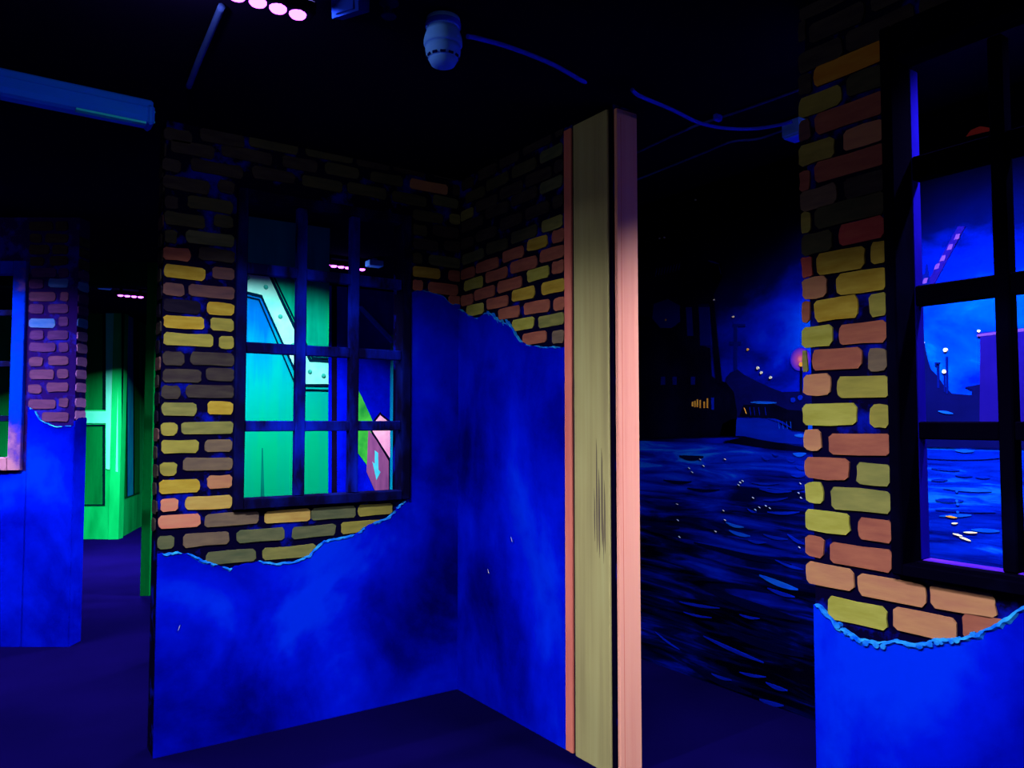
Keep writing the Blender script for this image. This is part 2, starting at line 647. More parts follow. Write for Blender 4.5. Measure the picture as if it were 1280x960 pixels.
A.chips(wall_a, rag_a, A.px(202, 690)[0], A.px(290, 705)[0], .006, .022, .1)
A.chips(wall_a, rag_a, A.px(322, 700)[0], A.px(507, 630)[0], .006, .02, .12)
A.chips(wall_a, rag_a, A.px(515, 366)[0], A.px(575, 385)[0], .002, .006, .1)
for (x, y) in ((223, 784),):
    A.stroke('paint_fleck', (x - 1, y + 3), (x + 1, y - 3), .006, 'speck_white', wall_a, n1=.014)
# narrow end of wall A with the bricks turning the corner
for i in range(34):
    z = 2.84 - i * .0825
    if z < 1.0:
        break
    AE.brick_at(wall_a, .015, .122 if i % 2 else .09, z, .06, random.choice('dkdx') if z > 1.3 else 'd')

# ------------------------------------------------------------------ windows
def window(name, W, u0, u1, z0, z1, label, frame_mat, bar_mat, cols, rails, fw, face=.03, back=-.06, bw=.05, bd=(-.03, .015),
           sill_mat=None, head=None, sill=None):
    """u0..u1, z0..z1 outer size; cols = bar centres, rails = (low, high) of each rail"""
    t = empty(name, W.P((u0 + u1) / 2, z0, 0))
    structure(t, label, 'window')
    off = t.matrix_basis.inverted()

    def prt(nm, a, b, c, d, n0, n1, mt):
        o = W.part(nm, a, b, c, d, n0, n1, mt, None)
        o.parent = t
        o.location = Vector(o.location) - Vector(t.location)
        return o
    hd = head or fw
    sl = sill or fw
    prt('jamb', u0, u0 + fw, z0, z1, back, face, frame_mat)
    prt('jamb', u1 - fw, u1, z0, z1, back, face, frame_mat)
    prt('head', u0 + fw, u1 - fw, z1 - hd, z1, back, face - .003, frame_mat)
    prt('sill', u0 + fw, u1 - fw, z0, z0 + sl, back, face + .004, frame_mat)
    if sill_mat:
        prt('lit_sill_strip', u0 + .035, u1 - .035, z0 + sl - .014, z0 + sl + .002, -TH + .002, back, sill_mat)  # strip added to carry the purple light along the sill
        prt('lit_jamb_strip', u0 + fw - .014, u0 + fw, z0 + sl, z1 - hd, -TH, back - .001, 'lit_jamb_blue')  # strip added to show the jamb as lit blue from behind
    for c in cols:
        prt('muntin', c - bw / 2, c + bw / 2, z0 + sl, z1 - hd, bd[0], bd[1], bar_mat)
    edges = [u0 + fw] + [v for c in cols for v in (c - bw / 2, c + bw / 2)] + [u1 - fw]
    for (a, b) in rails:
        for i in range(0, len(edges), 2):
            prt('rail', edges[i], edges[i + 1], a, b, bd[0] + .004, bd[1] - .004, bar_mat)
    return t


def colA(x):
    return A.px(x, 560)[0]


railsA = [(A.px(309, b)[1], A.px(309, a)[1]) for a, b in ((328, 342), (427.5, 441), (526, 539.5))]
window('window_1', A, wu0, wu1, wz0, wz1, 'large navy window frame with twelve openings in the brick back wall',
       'frame_paint', 'muntin_paint', [colA(374), colA(441)], railsA, FRW)

# ------------------------------------------------------------------ wall B and its end boards
ya, yb, yc_, yd = [B.px(x, 600)[0] for x in (709, 718, 722, 765.5)]
uend = B.px(769, 600)[0]
plaster_mat('plaster_paint_return', blobs=[(2.268, 3.12, 1.05, .4, .4), (2.268, 3.02, .7, .4, .35), (2.268, 3.3, 1.45, .4, .15), (2.268, 3.75, 1.3, .4, -.45),
                                           (2.268, 3.65, .5, .4, -.3), (2.268, 2.85, 1.5, .25, -.3)], lo=.1, hi=.8, streak=(1, 1.6, .8))
wall_b = B.body('wall_return', 0, uend, TH, 'mortar_paint')
structure(wall_b, 'short brick-painted return wall with blue plaster beside the striped end boards', 'wall')
ROWS_B = [
    (585, 604, 206, 'd'), (614, 633, 189, 'd'), (639, 665, 173, 'd'), (675, 704, 156, 'd'),
    (578, 592, 230, 'd'), (599, 621, 215, 'd'), (626, 649, 199, 'd'), (655, 690, 179, 'd'), (695, 705, 163, 'd'),
    (583, 606, 244, 'e'), (609, 636, 227, 'e'), (641, 671, 210, 'e'), (676, 704, 192, 'g'),
    (577, 592, 268, 'o'), (596, 622, 254, 'd'), (626, 654, 238, 'd'), (658, 690, 221, 'd'), (694, 705, 208, 'd'),
    (578, 604, 280, 'd'), (608, 636, 263, 'd'), (640, 672, 246, 'd'), (676, 704, 231, 'g'),
    (577, 592, 304, 'd'), (596, 621, 293, 'd'), (626, 653, 277, 'd'), (658, 687, 263, 'd'), (692, 705, 252, 'd'),
    (579, 605, 321, 'g'), (609, 635, 308, 'e'), (640, 672, 293, 'e'), (678, 704, 280, 'o'),
    (577, 594, 342, 's'), (596, 624, 332, 's'), (629, 655, 318, 's'), (660, 685, 304, 'Y'), (691, 706, 295, 's'),
    (581, 604, 355, 'L'), (608, 635, 344, 's'), (639, 672, 331, 's'), (676, 706, 317.5, 's'),
    (577, 592, 375, 's'), (594, 619, 366.5, 's'), (623, 653, 356, 's'), (660, 687, 342.5, 'L'), (691, 706, 334, 's'),
    (584, 605, 387, 'L'), (609, 636, 378, 's'), (641, 669, 367.5, 'Y'), (678, 707, 358.5, 'Y'),
    (624, 650, 391, 's'), (656, 688, 384, 's'), (693, 707, 380, 's'),
    (641, 668, 405, 'L'), (674, 706, 400.5, 'o'), (654, 684, 422.5, 's'), (691, 706, 421, 'm'),
]
B.courses(wall_b, ROWS_B, .0605)
plb, rag_b = B.plaster(wall_b, [(577, 387), (581, 389), (589, 395), (599, 398), (605, 394), (611.6, 391), (618, 394),
                                (623, 400), (631, 404), (638, 404), (642, 409), (646, 417), (652, 426), (660, 431),
                                (671, 433), (678, 434), (707, 434)], 'plaster_paint_return', uend=(0, ya - .004))
B.chips(wall_b, rag_b, 0.0, B.px(705, 434)[0], .003, .009, .12)
for (x, y, L) in ((612, 391, 4), (619, 394, 5), (623, 399, 5), (630, 402, 5), (635, 402, 5), (638, 404, 5)):
    B.stroke('plaster_tick', (x - 1, y - L * .5), (x + 2, y + L), .005, 'chip_paint', wall_b, n1=.016)
for (x, y) in ((642, 674), (613, 714)):
    B.stroke('paint_fleck', (x - .8, y - 3), (x + .8, y + 3), .005, 'speck_white', wall_b, n1=.014)

strip = B.part('trim_1', ya, yb, 0, CEIL - .02, 0, .016, 'red_strip_paint', None)
structure(strip, 'thin salmon-red upright strip edging the return wall', 'trim')
gap = B.part('trim_2', yb, uend, 0, CEIL, 0, .006, 'gap_black', None)  # dark sheet drawn for the black gaps between the boards
structure(gap, 'dark sheet in the gaps beside the olive plank', 'trim')
olive = B.part('trim_3', yc_, yd, 0, CEIL - .02, .006, .02, 'olive_board_paint', None)
structure(olive, 'wide olive upright plank at the end of the return wall', 'trim')
# dark brush mark on the plank
paint('dark_brush', (92, 82, 82), (130, 118, 92), (30, 30, 2))
for (xa, ya_, yb_, w_) in ((750, 548, 690, .008), (753, 585, 697, .012), (756.5, 560, 684, .013), (760, 600, 692, .010), (747.5, 610, 676, .006), (758.5, 640, 704, .006)):
    (u0_, z1_), (u1_, z0_) = B.px(xa, ya_), B.px(xa + .4, yb_)
    o = B.poly('brush_mark', [(u0_ - .002, z1_), (u0_ + w_ * .3, z1_ - .06), (u0_ + w_ * .5, (z0_ + z1_) / 2), (u0_ + w_ * .45, z0_ + .05), (u0_ + .001, z0_),
                              (u0_ - w_ * .4, z0_ + .08), (u0_ - w_ * .5, (z0_ + z1_) / 2), (u0_ - w_ * .3, z1_ - .08)], 'dark_brush', olive, .019, .0206 + random.uniform(0, .0006), px=False)
    o.matrix_parent_inverse = olive.matrix_basis.inverted()
BEND = Wall((2.268, 3.81 - uend), 0)           # the end of the partition, facing the room
pink = BEND.part('trim_4', .004, TH, 0, CEIL - .02, 0, .018, 'pink_board_paint', None)
structure(pink, 'broad pink upright end board of the partition beside the doorway', 'trim')
BEND.part('groove', .028, .031, 0.02, CEIL - .06, .0175, .0185, 'red_strip_paint', None)
gv = bpy.data.objects['groove']
gv.parent = pink
gv.location = (0, 0, 0)
gv.rotation_euler = (0, 0, 0)

# ------------------------------------------------------------------ wall C and its window
CU1 = 2.3
cz1 = Cw.px(1108, 39)[1]
cz0 = Cw.px(1118, 716)[1]
cu0 = Cw.px(1114, 430)[0]
cu1 = cu0 + (wu1 - wu0)
plaster_mat('plaster_paint_right', blobs=[(2.268, 1.4, .8, .5, .35), (2.268, 1.1, .8, .5, .25), (2.268, .9, .5, .5, -.2)])
wall_c = Cw.body('wall_right', 0, CU1, TH, 'mortar_paint', hole=(cu0 + .018, cu1 - .018, cz0 + .018, cz1 - .03))
structure(wall_c, 'brick-painted right wall with a tall black window and blue plaster below', 'wall')
ROWS_C = [
    (1013, 1081, 29, 'd'), (1090, 1150, -10, 'd'), (999, 1054, 70, 'd'), (1058, 1144, 36, 'd'),
    (999, 1008, 40, 'd'), (1150, 1200, 0, 'd'), (1000, 1060, 2, 'd'),
    (999, 1015, 106, 'd'), (1018, 1106, 80, 'A'), (1000, 1053, 127, 'O'), (1059, 1106, 101, 'e'),
    (1000, 1014, 163, 'x'), (1020, 1106, 142, 's'), (1000, 1044, 190, 'O'), (1055, 1106, 169, 't'),
    (1001, 1013, 226, 's'), (1019, 1107, 205, 's'), (1002, 1047, 247, 'm'), (1056, 1107, 231, 'd'),
    (1002, 1014, 278, 'O'), (1020, 1107, 263, 'e'), (1003, 1041, 304, 'e'), (1050, 1107, 289, 'R'),
    (1003, 1016, 334, 'R'), (1022, 1082, 326, 'Y'), (1090, 1109, 316, 'Y'),
    (1004, 1034, 360, 't'), (1047, 1109, 352, 'Y'), (1004, 1013, 390, 's'), (1019, 1074, 386, 'Y'), (1088, 1110, 381, 'O'),
    (1004, 1042, 420, 'L'), (1050, 1110, 416, 's'), (1004.5, 1010, 452, 'o'), (1017, 1078, 449, 's'), (1086, 1110, 450, 'm'),
    (1005, 1039, 481, 't'), (1048, 1112, 484, 'O'), (1005, 1072, 518, 'L'), (1089, 1113, 520, 'O'),
    (1006, 1027, 550, 't'), (1038, 1114, 555, 's'), (1007, 1062, 586, 's'), (1072, 1114, 593, 'o'),
    (1008, 1030, 616, 'L'), (1040, 1114, 625, 'o'), (1008, 1063, 652, 'L'), (1074, 1116, 663, 's'),
    (1008, 1031, 683, 's'), (1039, 1116, 696, 's'), (1009, 1068, 720, 't'), (1074, 1158, 737, 't'), (1164, 1246, 751, 't'),
    (1037, 1109, 766, 'L'), (1118, 1197, 780, 't'), (1204, 1262, 787, 's'),
]
Cw.courses(wall_c, ROWS_C, .069)
plc, rag_c = Cw.plaster(wall_c, [(1010, 736), (1028, 757), (1050, 782), (1075, 797), (1100, 803), (1118, 800), (1150, 804),
                                 (1170, 798), (1200, 798), (1225, 791), (1250, 778), (1280, 758), (1300, 745), (1330, 760)],
                        'plaster_paint_right', uend=(0, CU1))
Cw.chips(wall_c, rag_c, 0.005, CU1 * .6, .005, .02, -.6, n0=.012)
for k in (2, 3, 4, 5, 6, 7, 8, 13, 14, 15, 16, 17, 18, 20):
    x = 1030 + k * 9.5 + random.uniform(-3, 3)
    y = [757, 768, 777, 786, 792, 796, 799, 802, 803, 801, 801, 802, 803, 803, 800, 798, 799, 797, 795, 792, 788, 782][k] + 4
    u, z = Cw.px(x, y)
    r = random.uniform(.004, .011)
    Cw.poly('plaster_chip', [(u + r * 1.2 * math.cos(6.283 * i / 8) * random.uniform(.8, 1.1), z + r * math.sin(6.283 * i / 8)) for i in range(8)],
            'chip_paint', wall_c, .0, .017 + random.uniform(0, .003), px=False)


Cb = Wall((2.268 + .075, 1.533), -90)          # plane of the bars' faces
Cr = Wall((2.268 + TH, 1.533), -90)            # rear of the wall
barC0 = (Cb.px(1245, 450)[0] + Cb.px(1264, 450)[0]) / 2
railsC = [(Cb.px(1145, b)[1], Cb.px(1145, a)[1]) for a, b in ((194, 224), (357, 382), (527, 549))]
cfw = .034
window('window_2', Cw, cu0, cu1, cz0, cz1, 'tall black window frame in the right wall looking onto the harbour mural',
       'black_frame_paint', 'black_frame_paint', [barC0, barC0 + (barC0 - cu0 - cfw / 2)], railsC, cfw, back=-.08,
       bw=Cb.px(1264, 450)[0] - Cb.px(1245, 450)[0], bd=(-.125, -.075), sill_mat='lit_sill_violet',
       head=cz1 - Cr.px(1150, 89)[1], sill=Cr.px(1150, 696)[1] - cz0)

# ------------------------------------------------------------------ harbour mural on wall D
def duv(x, y):
    u, z = D.px(x, y)
    return D.o.y - u, z            # world y, z


wy = [duv(805, 549)[1], duv(1003, 562)[1], duv(1200, 560)[1]]
WATER = sum(wy) / 3
m = Mat('mural_sky')
sp = m.n('ShaderNodeSeparateXYZ')
m.l(m.tc.outputs['Object'], sp.inputs[0])
fy = m.remap(sp.outputs[1], 3.55, 2.1, 0, 1, True)
fz = m.remap(sp.outputs[2], 2.7, 1.75, 0, 1, True)
cl = m.noise(m.coords((1, 1.2, 2.2)), 1.7, 6, .55, .4)
t_ = m.math('MULTIPLY', m.math('ADD', m.math('MULTIPLY', fy, .78), .2), fz)
t_ = m.math('MULTIPLY', t_, m.remap(cl, .3, .7, .45, 1.25))
m.base(m.ramp(t_, [(0, rgb(1, 1, 14)), (.25, rgb(0, 4, 80)), (.55, rgb(0, 22, 220)), (.85, rgb(0, 66, 255)), (1, rgb(0, 104, 255))]))

m = Mat('mural_water')
sp = m.n('ShaderNodeSeparateXYZ')
m.l(m.tc.outputs['Object'], sp.inputs[0])
w1 = m.noise(m.coords((1, 1.5, 16), rot=(.05, 0, 0)), 1.0, 5, .6, .8)
w2 = m.noise(m.coords((1, .9, 1.3)), 1.6, 3, .5)
br = m.remap(sp.outputs[2], .3, WATER, .04, .5, True)
t_ = m.math('ADD', m.math('ADD', m.remap(w1, .36, .72, -.1, .62), br), m.remap(w2, .3, .7, -.3, .08))
ry = m.remap(sp.outputs[1], 3.7, 2.2, .03, .0, True)
t_ = m.math('ADD', t_, ry)
m.base(m.ramp(t_, [(0, rgb(1, 1, 18)), (.25, rgb(0, 5, 70)), (.5, rgb(0, 18, 165)), (.8, rgb(0, 40, 235)), (1, rgb(10, 100, 255))]))
paint('mural_black', (2, 2, 20), (5, 6, 44), (4, 4, 4))
paint('mural_trough', (1, 3, 44), (1, 5, 66), (3, 3, 20))
paint('mural_dark_blue', (2, 10, 110), (2, 16, 140), (3, 3, 6))
paint('mural_hill', (4, 6, 70), (6, 10, 100), (3, 3, 6))
paint('mural_hull', (2, 20, 165), (2, 36, 210), (2, 3, 12))
paint('mural_blue_light', (0, 66, 250), (20, 100, 255), (8, 8, 30))
paint('mural_mid_blue', (0, 22, 175), (0, 36, 215), (8, 8, 30))
paint('mural_star', (225, 225, 235), (250, 240, 220), (8, 8, 8))
paint('mural_sparkle', (110, 150, 240), (190, 200, 235), (40, 40, 40))
paint('mural_orange', (225, 140, 40), (250, 190, 90), (8, 8, 8))
paint('mural_violet', (14, 8, 118), (22, 12, 135), (4, 4, 4))
paint('mural_lilac', (76, 44, 165), (98, 60, 180), (4, 4, 4))
paint('mural_red', (200, 60, 50), (215, 80, 60), (4, 4, 4))

wall_d = D.body('wall_mural', -.6, 5.2, .1, 'mural_sky')
structure(wall_d, 'far wall painted with a night harbour mural of ships and water', 'wall')
D.poly('painted_water', [(-.6, 0), (5.2, 0), (5.2, WATER), (-.6, WATER)], 'mural_water', wall_d, 0, .003, px=False)
# big ship at the left: hull, superstructure, masts
D.poly('painted_ship', [(795, 548), (795, 395), (812, 396), (826, 412), (846, 408), (852, 378), (846, 372), (820, 362),
                        (805, 352), (812, 340), (850, 326), (900, 327), (903, 346), (892, 368), (893, 380), (889, 384), (887, 379), (873, 379),
                        (876, 432), (888, 435), (890, 470), (896, 475), (908, 478), (918, 490), (922, 515), (920, 545)],
       'mural_black', wall_d, 0, .005)
D.poly('painted_mast', [(888, 378), (893, 378), (903, 480), (896, 480)], 'mural_black', wall_d, 0, .006)
D.poly('painted_mast', [(851, 374), (856, 374), (859, 440), (855, 440)], 'mural_black', wall_d, 0, .006)
D.poly('painted_mast', [(865, 374), (871, 374), (876, 445), (869, 445)], 'mural_black', wall_d, 0, .006)
D.poly('painted_glow', [(818, 380), (835, 374), (850, 382), (851, 402), (840, 410), (826, 410), (816, 398)], 'mural_dark_blue', wall_d, 0, .0055)
for (x0, x1, y0, y1) in ((858, 867, 384, 420), (874, 887, 384, 432)):
    D.poly('painted_glow', [(x0, y0), (x1, y0), (x1 + 3, y1), (x0 + 2, y1)], 'mural_dark_blue', wall_d, 0, .0052)
for k in range(9):
    x = 820 + k * 3.6
    D.stroke('painted_lamp', (x, 346 - k * 1.0), (x + 2, 336 - k * .8), .007, 'mural_hull', wall_d, .007)
D.stroke('painted_rim', (886, 326), (900, 330), .010, 'mural_hull', wall_d, .007)
D.stroke('painted_rim', (899.5, 332), (902, 343), .008, 'mural_hull', wall_d, .007)
for (x, y) in ((829.5, 476), (844, 476), (867, 476)):
    D.poly('painted_port', [(x - 2.5, y - 5), (x + 2.5, y - 5), (x + 2.5, y + 5), (x - 2.5, y + 5)], 'mural_dark_blue', wall_d, 0, .0065)
for (x, y, h) in ((866.5, 505, 3), (869.5, 505, 4), (872.5, 504, 5), (876, 505, 5), (881, 506, 4), (885, 504, 6)):
    D.poly('painted_lantern', [(x - .8, y - h), (x + .8, y - h), (x + .8, y + h), (x - .8, y + h)], 'mural_orange', wall_d, 0, .007)
D.poly('painted_bollard', [(890, 497), (893, 497), (893, 512), (890, 512)], 'mural_mid_blue', wall_d, 0, .007)
# thin mast with yards, hill, boat
D.poly('painted_mast', [(918, 407), (922, 407), (922, 464), (918, 464)], 'mural_dark_blue', wall_d, 0, .004)
D.poly('painted_yard', [(917, 405), (932, 405), (932, 408), (917, 408)], 'mural_dark_blue', wall_d, 0, .0045)
D.poly('painted_yard', [(912, 427), (927, 427), (927, 431), (912, 431)], 'mural_dark_blue', wall_d, 0, .0045)
D.poly('painted_hill', [(902, 520), (908, 472), (913, 466), (922, 462), (930, 468), (945, 476), (962, 484), (978, 490), (1010, 489), (1060, 492), (1060, 525)],
       'mural_hill', wall_d, 0, .0042)
D.poly('painted_boat', [(900, 545), (904, 530), (915, 524), (950, 522), (968, 525), (990, 540), (1040, 545), (1050, 560), (960, 552), (930, 545)],
       'mural_hull', wall_d, 0, .005)
D.poly('painted_cabin', [(925, 520), (930, 506), (968, 505), (985, 512), (1010, 514), (1010, 540), (990, 538), (966, 524)], 'mural_black', wall_d, 0, .0052)
D.stroke('painted_deck', (939, 503), (971, 503.5), .014, 'mural_blue_light', wall_d, .007)
for x in (938, 943, 949, 957):
    D.stroke('painted_post', (x, 509), (x + 1.5, 519), .006, 'mural_mid_blue', wall_d, .007)
D.stroke('painted_lantern', (931, 510), (934, 517), .012, 'mural_orange', wall_d, .008)
D.stroke('painted_rail', (960, 523), (990, 535), .012, 'mural_mid_blue', wall_d, .007, bend=.01)
for x in (974, 979, 984, 989):
    D.stroke('painted_post', (x, 527), (x + 1, 536), .005, 'mural_blue_light', wall_d, .0075)
D.stroke('painted_crest', (994, 544), (1010, 545), .018, 'mural_blue_light', wall_d, .007)
D.poly('painted_keel', [(905, 552), (930, 546), (965, 552), (1010, 560), (1030, 566), (960, 560)], 'mural_black', wall_d, 0, .0055)
for (x, y, r) in ((833, 400, .007), (947.7, 460, .009), (952, 466, .008), (963.5, 472, .008), (935, 437, .007), (917, 396, .006),
                  (893, 375, .004), (870, 250, .005), (825, 298, .005), (831, 297, .005), (1002, 455.5, .012)):
    D.dot('painted_star', x, y, r, 'mural_star' if x not in (833, 1002, 935) else 'mural_orange', wall_d)
m = Mat('mural_pink_glow')
dn = m.n('ShaderNodeVectorMath', operation='DISTANCE')
m.l(m.tc.outputs['Object'], dn.inputs[0])
gy, gz = duv(1001, 449)
dn.inputs[1].default_value = (3.5, gy, gz)
m.base(m.ramp(m.remap(dn.outputs['Value'], .0, .062, 0, 1), [(0, rgb(255, 130, 120)), (.35, rgb(170, 70, 170)), (1, rgb(0, 24, 225))]))
gu = D.o.y - gy
D.poly('painted_halo', [(gu + .062 * math.cos(6.2832 * i / 20), gz + .062 * math.sin(6.2832 * i / 20)) for i in range(20)], 'mural_pink_glow', wall_d, 0, .0035, px=False)
D.poly('painted_pole', [(1001, 456), (1003, 456), (1003, 492), (1001, 492)], 'mural_black', wall_d, 0, .006)
for (x, y) in ((992, 500), (1001, 497)):
    D.dot('painted_lamp', x, y, .014, 'mural_mid_blue', wall_d)
# water marks
random.seed(5)
WM = [((953, 571), (962, 574), .012), ((966, 567), (974, 569), .008), ((985, 575), (994, 576), .008), ((992, 567), (1008, 567), .022),
      ((995, 582), (1008, 586), .018), ((990, 594), (1008, 594), .012), ((950, 611), (990, 614), .02), ((940, 603), (975, 604), .012),
      ((955, 625), (985, 622), .012), ((960, 640), (1000, 640), .016), ((908, 653), (930, 659), .016), ((912, 663), (938, 670), .02),
      ((935, 636), (946, 640), .012), ((955, 668), (985, 674), .016), ((985, 668), (1006, 680), .018), ((950, 719), (998, 737), .03),
      ((960, 735), (994, 746), .02), ((936, 675), (958, 678), .014), ((850, 752), (900, 760), .016), ((855, 765), (890, 772), .012),
      ((880, 795), (955, 828), .022), ((925, 840), (958, 846), .016), ((958, 853), (985, 863), .022), ((950, 874), (980, 882), .024),
      ((890, 842), (915, 850), .016), ((925, 768), (950, 773), .014), ((820, 790), (850, 812), .012), ((970, 700), (1005, 712), .014)]
for i, (a, b, w) in enumerate(WM):
    D.stroke('painted_ripple', a, b, w, 'mural_blue_light' if i in (3, 10, 11, 15) else 'mural_mid_blue', wall_d, .006, bend=-.006)
DM = [((868, 678), (990, 706), .03), ((812, 656), (850, 660), .02), ((880, 735), (1000, 775), .05), ((860, 610), (900, 612), .016),
      ((850, 570), (880, 571), .03), ((830, 600), (865, 602), .02), ((900, 785), (1005, 820), .05), ((860, 830), (940, 868), .04), ((960, 610), (1006, 612), .01)]
for (a, b, w) in DM:
    D.stroke('painted_trough', a, b, w, 'mural_trough', wall_d, .005, bend=-.01)
for (x, y) in ((876, 574), (907, 574), (880, 582), (862, 585), (866, 590), (926, 603), (924, 606), (929, 601), (942, 622), (950, 634), (945, 637),
               (958, 632), (963, 635), (847, 630), (848, 650), (905, 638), (907, 650), (895, 664), (999, 616), (1002, 622), (1001, 604), (1000, 684), (850, 671)):
    D.stroke('painted_sparkle', (x - 1.2, y - .8), (x + 1.2, y + 1), .005, 'mural_sparkle', wall_d, .008, k=4)
# the part of the mural seen through the right window
D.poly('painted_treeline', [(1030, 556), (1040, 492), (1085, 489), (1115, 480), (1135, 458), (1142, 436), (1148, 427), (1155, 426), (1160, 450), (1164, 462), (1172, 470), (1180, 482), (1190, 492), (1215, 494),
                            (1216, 488), (1207, 484), (1222, 481), (1232, 480), (1400, 462), (1480, 470), (1600, 452), (1900, 440), (1900, 575)], 'mural_hill', wall_d, 0, .0045)
D.poly('painted_warehouse', [(1225, 545), (1226, 416), (1330, 405), (1330, 550)], 'mural_violet', wall_d, 0, .0055)
D.poly('painted_eave', [(1222, 421), (1222, 418), (1330, 404), (1330, 409)], 'mural_lilac', wall_d, 0, .0065)
for (x, y0, y1, w) in ((1173, 455, 485, 2.5), (1184, 446, 492, 2.2), (1181, 468, 490, 1.4)):
    D.poly('painted_lamp_post', [(x - w * .5, y0), (x + w * .5, y0), (x + w * .8, y1), (x - w * .3, y1)], 'mural_dark_blue', wall_d, 0, .006)
D.poly('painted_lamp_head', [(1169, 453), (1176, 453), (1174, 457), (1170, 457)], 'mural_dark_blue', wall_d, 0, .006)
for (x, y, r) in ((1182.5, 437.5, .009), (1181, 464.5, .009), (1224, 414, .006), (1155, 428.5, .004)):
    D.dot('painted_lamp', x, y, r, 'mural_star', wall_d, .0075)
D.stroke('painted_ripple', (1174, 514), (1192, 517), .012, 'mural_blue_light', wall_d, .0075)
# crane jib
D.poly('painted_jib', [(1158, 356), (1168, 356), (1207, 283), (1198, 283)], 'mural_violet', wall_d, 0, .0045)
for (x, y) in ((1156, 352), (1171, 334), (1178, 324), (1187, 310), (1196, 297)):
    D.poly('painted_lattice', [(x - 3, y + 3), (x + 3, y + 2), (x + 5, y - 5), (x, y - 4)], 'mural_lilac', wall_d, 0, .0055)
D.poly('painted_crane_base', [(1148, 362), (1150, 345), (1157, 342), (1159, 330), (1161, 342), (1163, 350), (1160, 362)], 'mural_dark_blue', wall_d, 0, .005)
D.poly('painted_red_patch', [(1208, 171), (1214, 163), (1226, 158), (1238, 160), (1238, 164)], 'mural_red', wall_d, 0, .005)  # thin red patch high on the mural
for (a, b, w) in (((1158, 572), (1250, 572), .02), ((1195, 563), (1218, 564), .014), ((1195, 594), (1216, 595), .012), ((1220, 596), (1238, 597), .012),
                  ((1165, 585), (1200, 588), .012), ((1170, 625), (1205, 626), .018), ((1180, 610), (1240, 614), .016), ((1175, 645), (1215, 644), .014),
                  ((1215, 662), (1250, 664), .016), ((1165, 600), (1185, 600), .012), ((1170, 637), (1245, 640), .012)):
    D.stroke('painted_ripple', a, b, w, 'mural_blue_light' if w > .013 and w < .0165 else 'mural_mid_blue', wall_d, .006)
for (a, b) in (((1192, 667), (1204, 670)), ((1200, 671), (1214, 676)), ((1205, 665), (1222, 666)), ((1190, 654), (1198, 654)), ((1183, 645), (1197, 647))):
    D.stroke('painted_reflection', a, b, .008, 'mural_orange' if a[0] == 1183 else 'mural_star', wall_d, .0075, k=5)
for (x, y) in ((1197, 614), (1197, 626), (1198, 630), (1198, 640)):
    D.dot('painted_reflection', x, y, .006, 'mural_blue_light', wall_d, .0075)

# ------------------------------------------------------------------ far left wall with the third window
plaster_mat('plaster_paint_left', blobs=[(.2, 6.2, .9, .8, .25), (.4, 6.1, 1.2, .4, .15)], lo=.2, hi=.8)
ez1, ez0 = Ew.px(20, 327)[1], Ew.px(20, 588)[1]
eu1 = Ew.px(33, 430)[0]
eu0 = eu1 - 1.0
wall_e = Ew.body('wall_left', -2.6, 0, TH, 'mortar_paint_violet', hole=(eu0 + .03, eu1 - .03, ez0 + .03, ez1 - .03))
structure(wall_e, 'far left wall with violet bricks above blue plaster and a bright blue window', 'wall')
ROWS_E = [(38, 55, 327, 'd'), (63, 85, 326, 'd'), (40, 70, 341, 'u'), (74, 85.5, 341, 'u'), (37, 55, 355, 'u'), (61, 85.7, 354, 'b'),
          (37, 70, 371, 'w'), (76, 85.7, 371, 'w'), (37, 55, 386, 'u'), (61, 85.7, 386, 'u'), (37, 69, 404, 'b'), (74, 85.7, 402, 'u'),
          (38, 55, 419, 'u'), (60, 85.7, 419, 'u'), (37, 70, 434, 'u'), (74, 85.7, 434, 'u'), (37, 54, 452, 'w'), (61, 85.7, 451, 'w'),
          (38, 68, 468, 'w'), (72, 85.7, 467, 'w'), (36, 52, 486, 'w'), (59, 85.7, 484, 'w'), (36, 70, 505, 'w'), (74, 85.7, 503, 'w'),
          (53, 85.7, 521, 'w'), (37, 62, 312, 'd'), (66, 85, 312, 'd'), (38, 52, 298, 'd'), (57, 85, 298, 'd'), (37, 66, 283, 'd'), (70, 85, 283, 'd')]
Ew.courses(wall_e, ROWS_E, .062)
for i, (y, k) in enumerate([(298, 'd'), (312, 'd'), (327, 'd'), (341, 'u'), (355, 'b'), (371, 'u'), (386, 'u'), (402, 'b'), (419, 'v'), (434, 'v'),
                            (451, 'v'), (467, 'v'), (484, 'v'), (503, 'v'), (519, 'v')]):
    z = EE.px(92, y)[1]
    EE.brick_at(wall_e, .002, TH - .004, z, .062, k)
ple, rag_e = Ew.plaster(wall_e, [(-300, 590), (-20, 592), (35, 589), (36, 508), (45, 514), (52, 525), (62, 530), (73, 534), (84.5, 532)], 'plaster_paint_left', uend=(-2.6, .008))
EE.plaster(wall_e, [(87, 532), (92, 527), (97, 522)], 'plaster_paint_left', uend=(-.01, TH))
Ew.chips(wall_e, rag_e, Ew.px(38, 512)[0], 1, .004, .010, .1)
window('window_3', Ew, eu0, eu1, ez0, ez1, 'bright blue worn window frame in the far left wall', 'worn_blue_frame', 'frame_paint',
       [eu0 + .36, eu0 + .64], [(ez0 + .33, ez0 + .37), (ez0 + .70, ez0 + .74), (ez0 + 1.05, ez0 + 1.09)], .088)

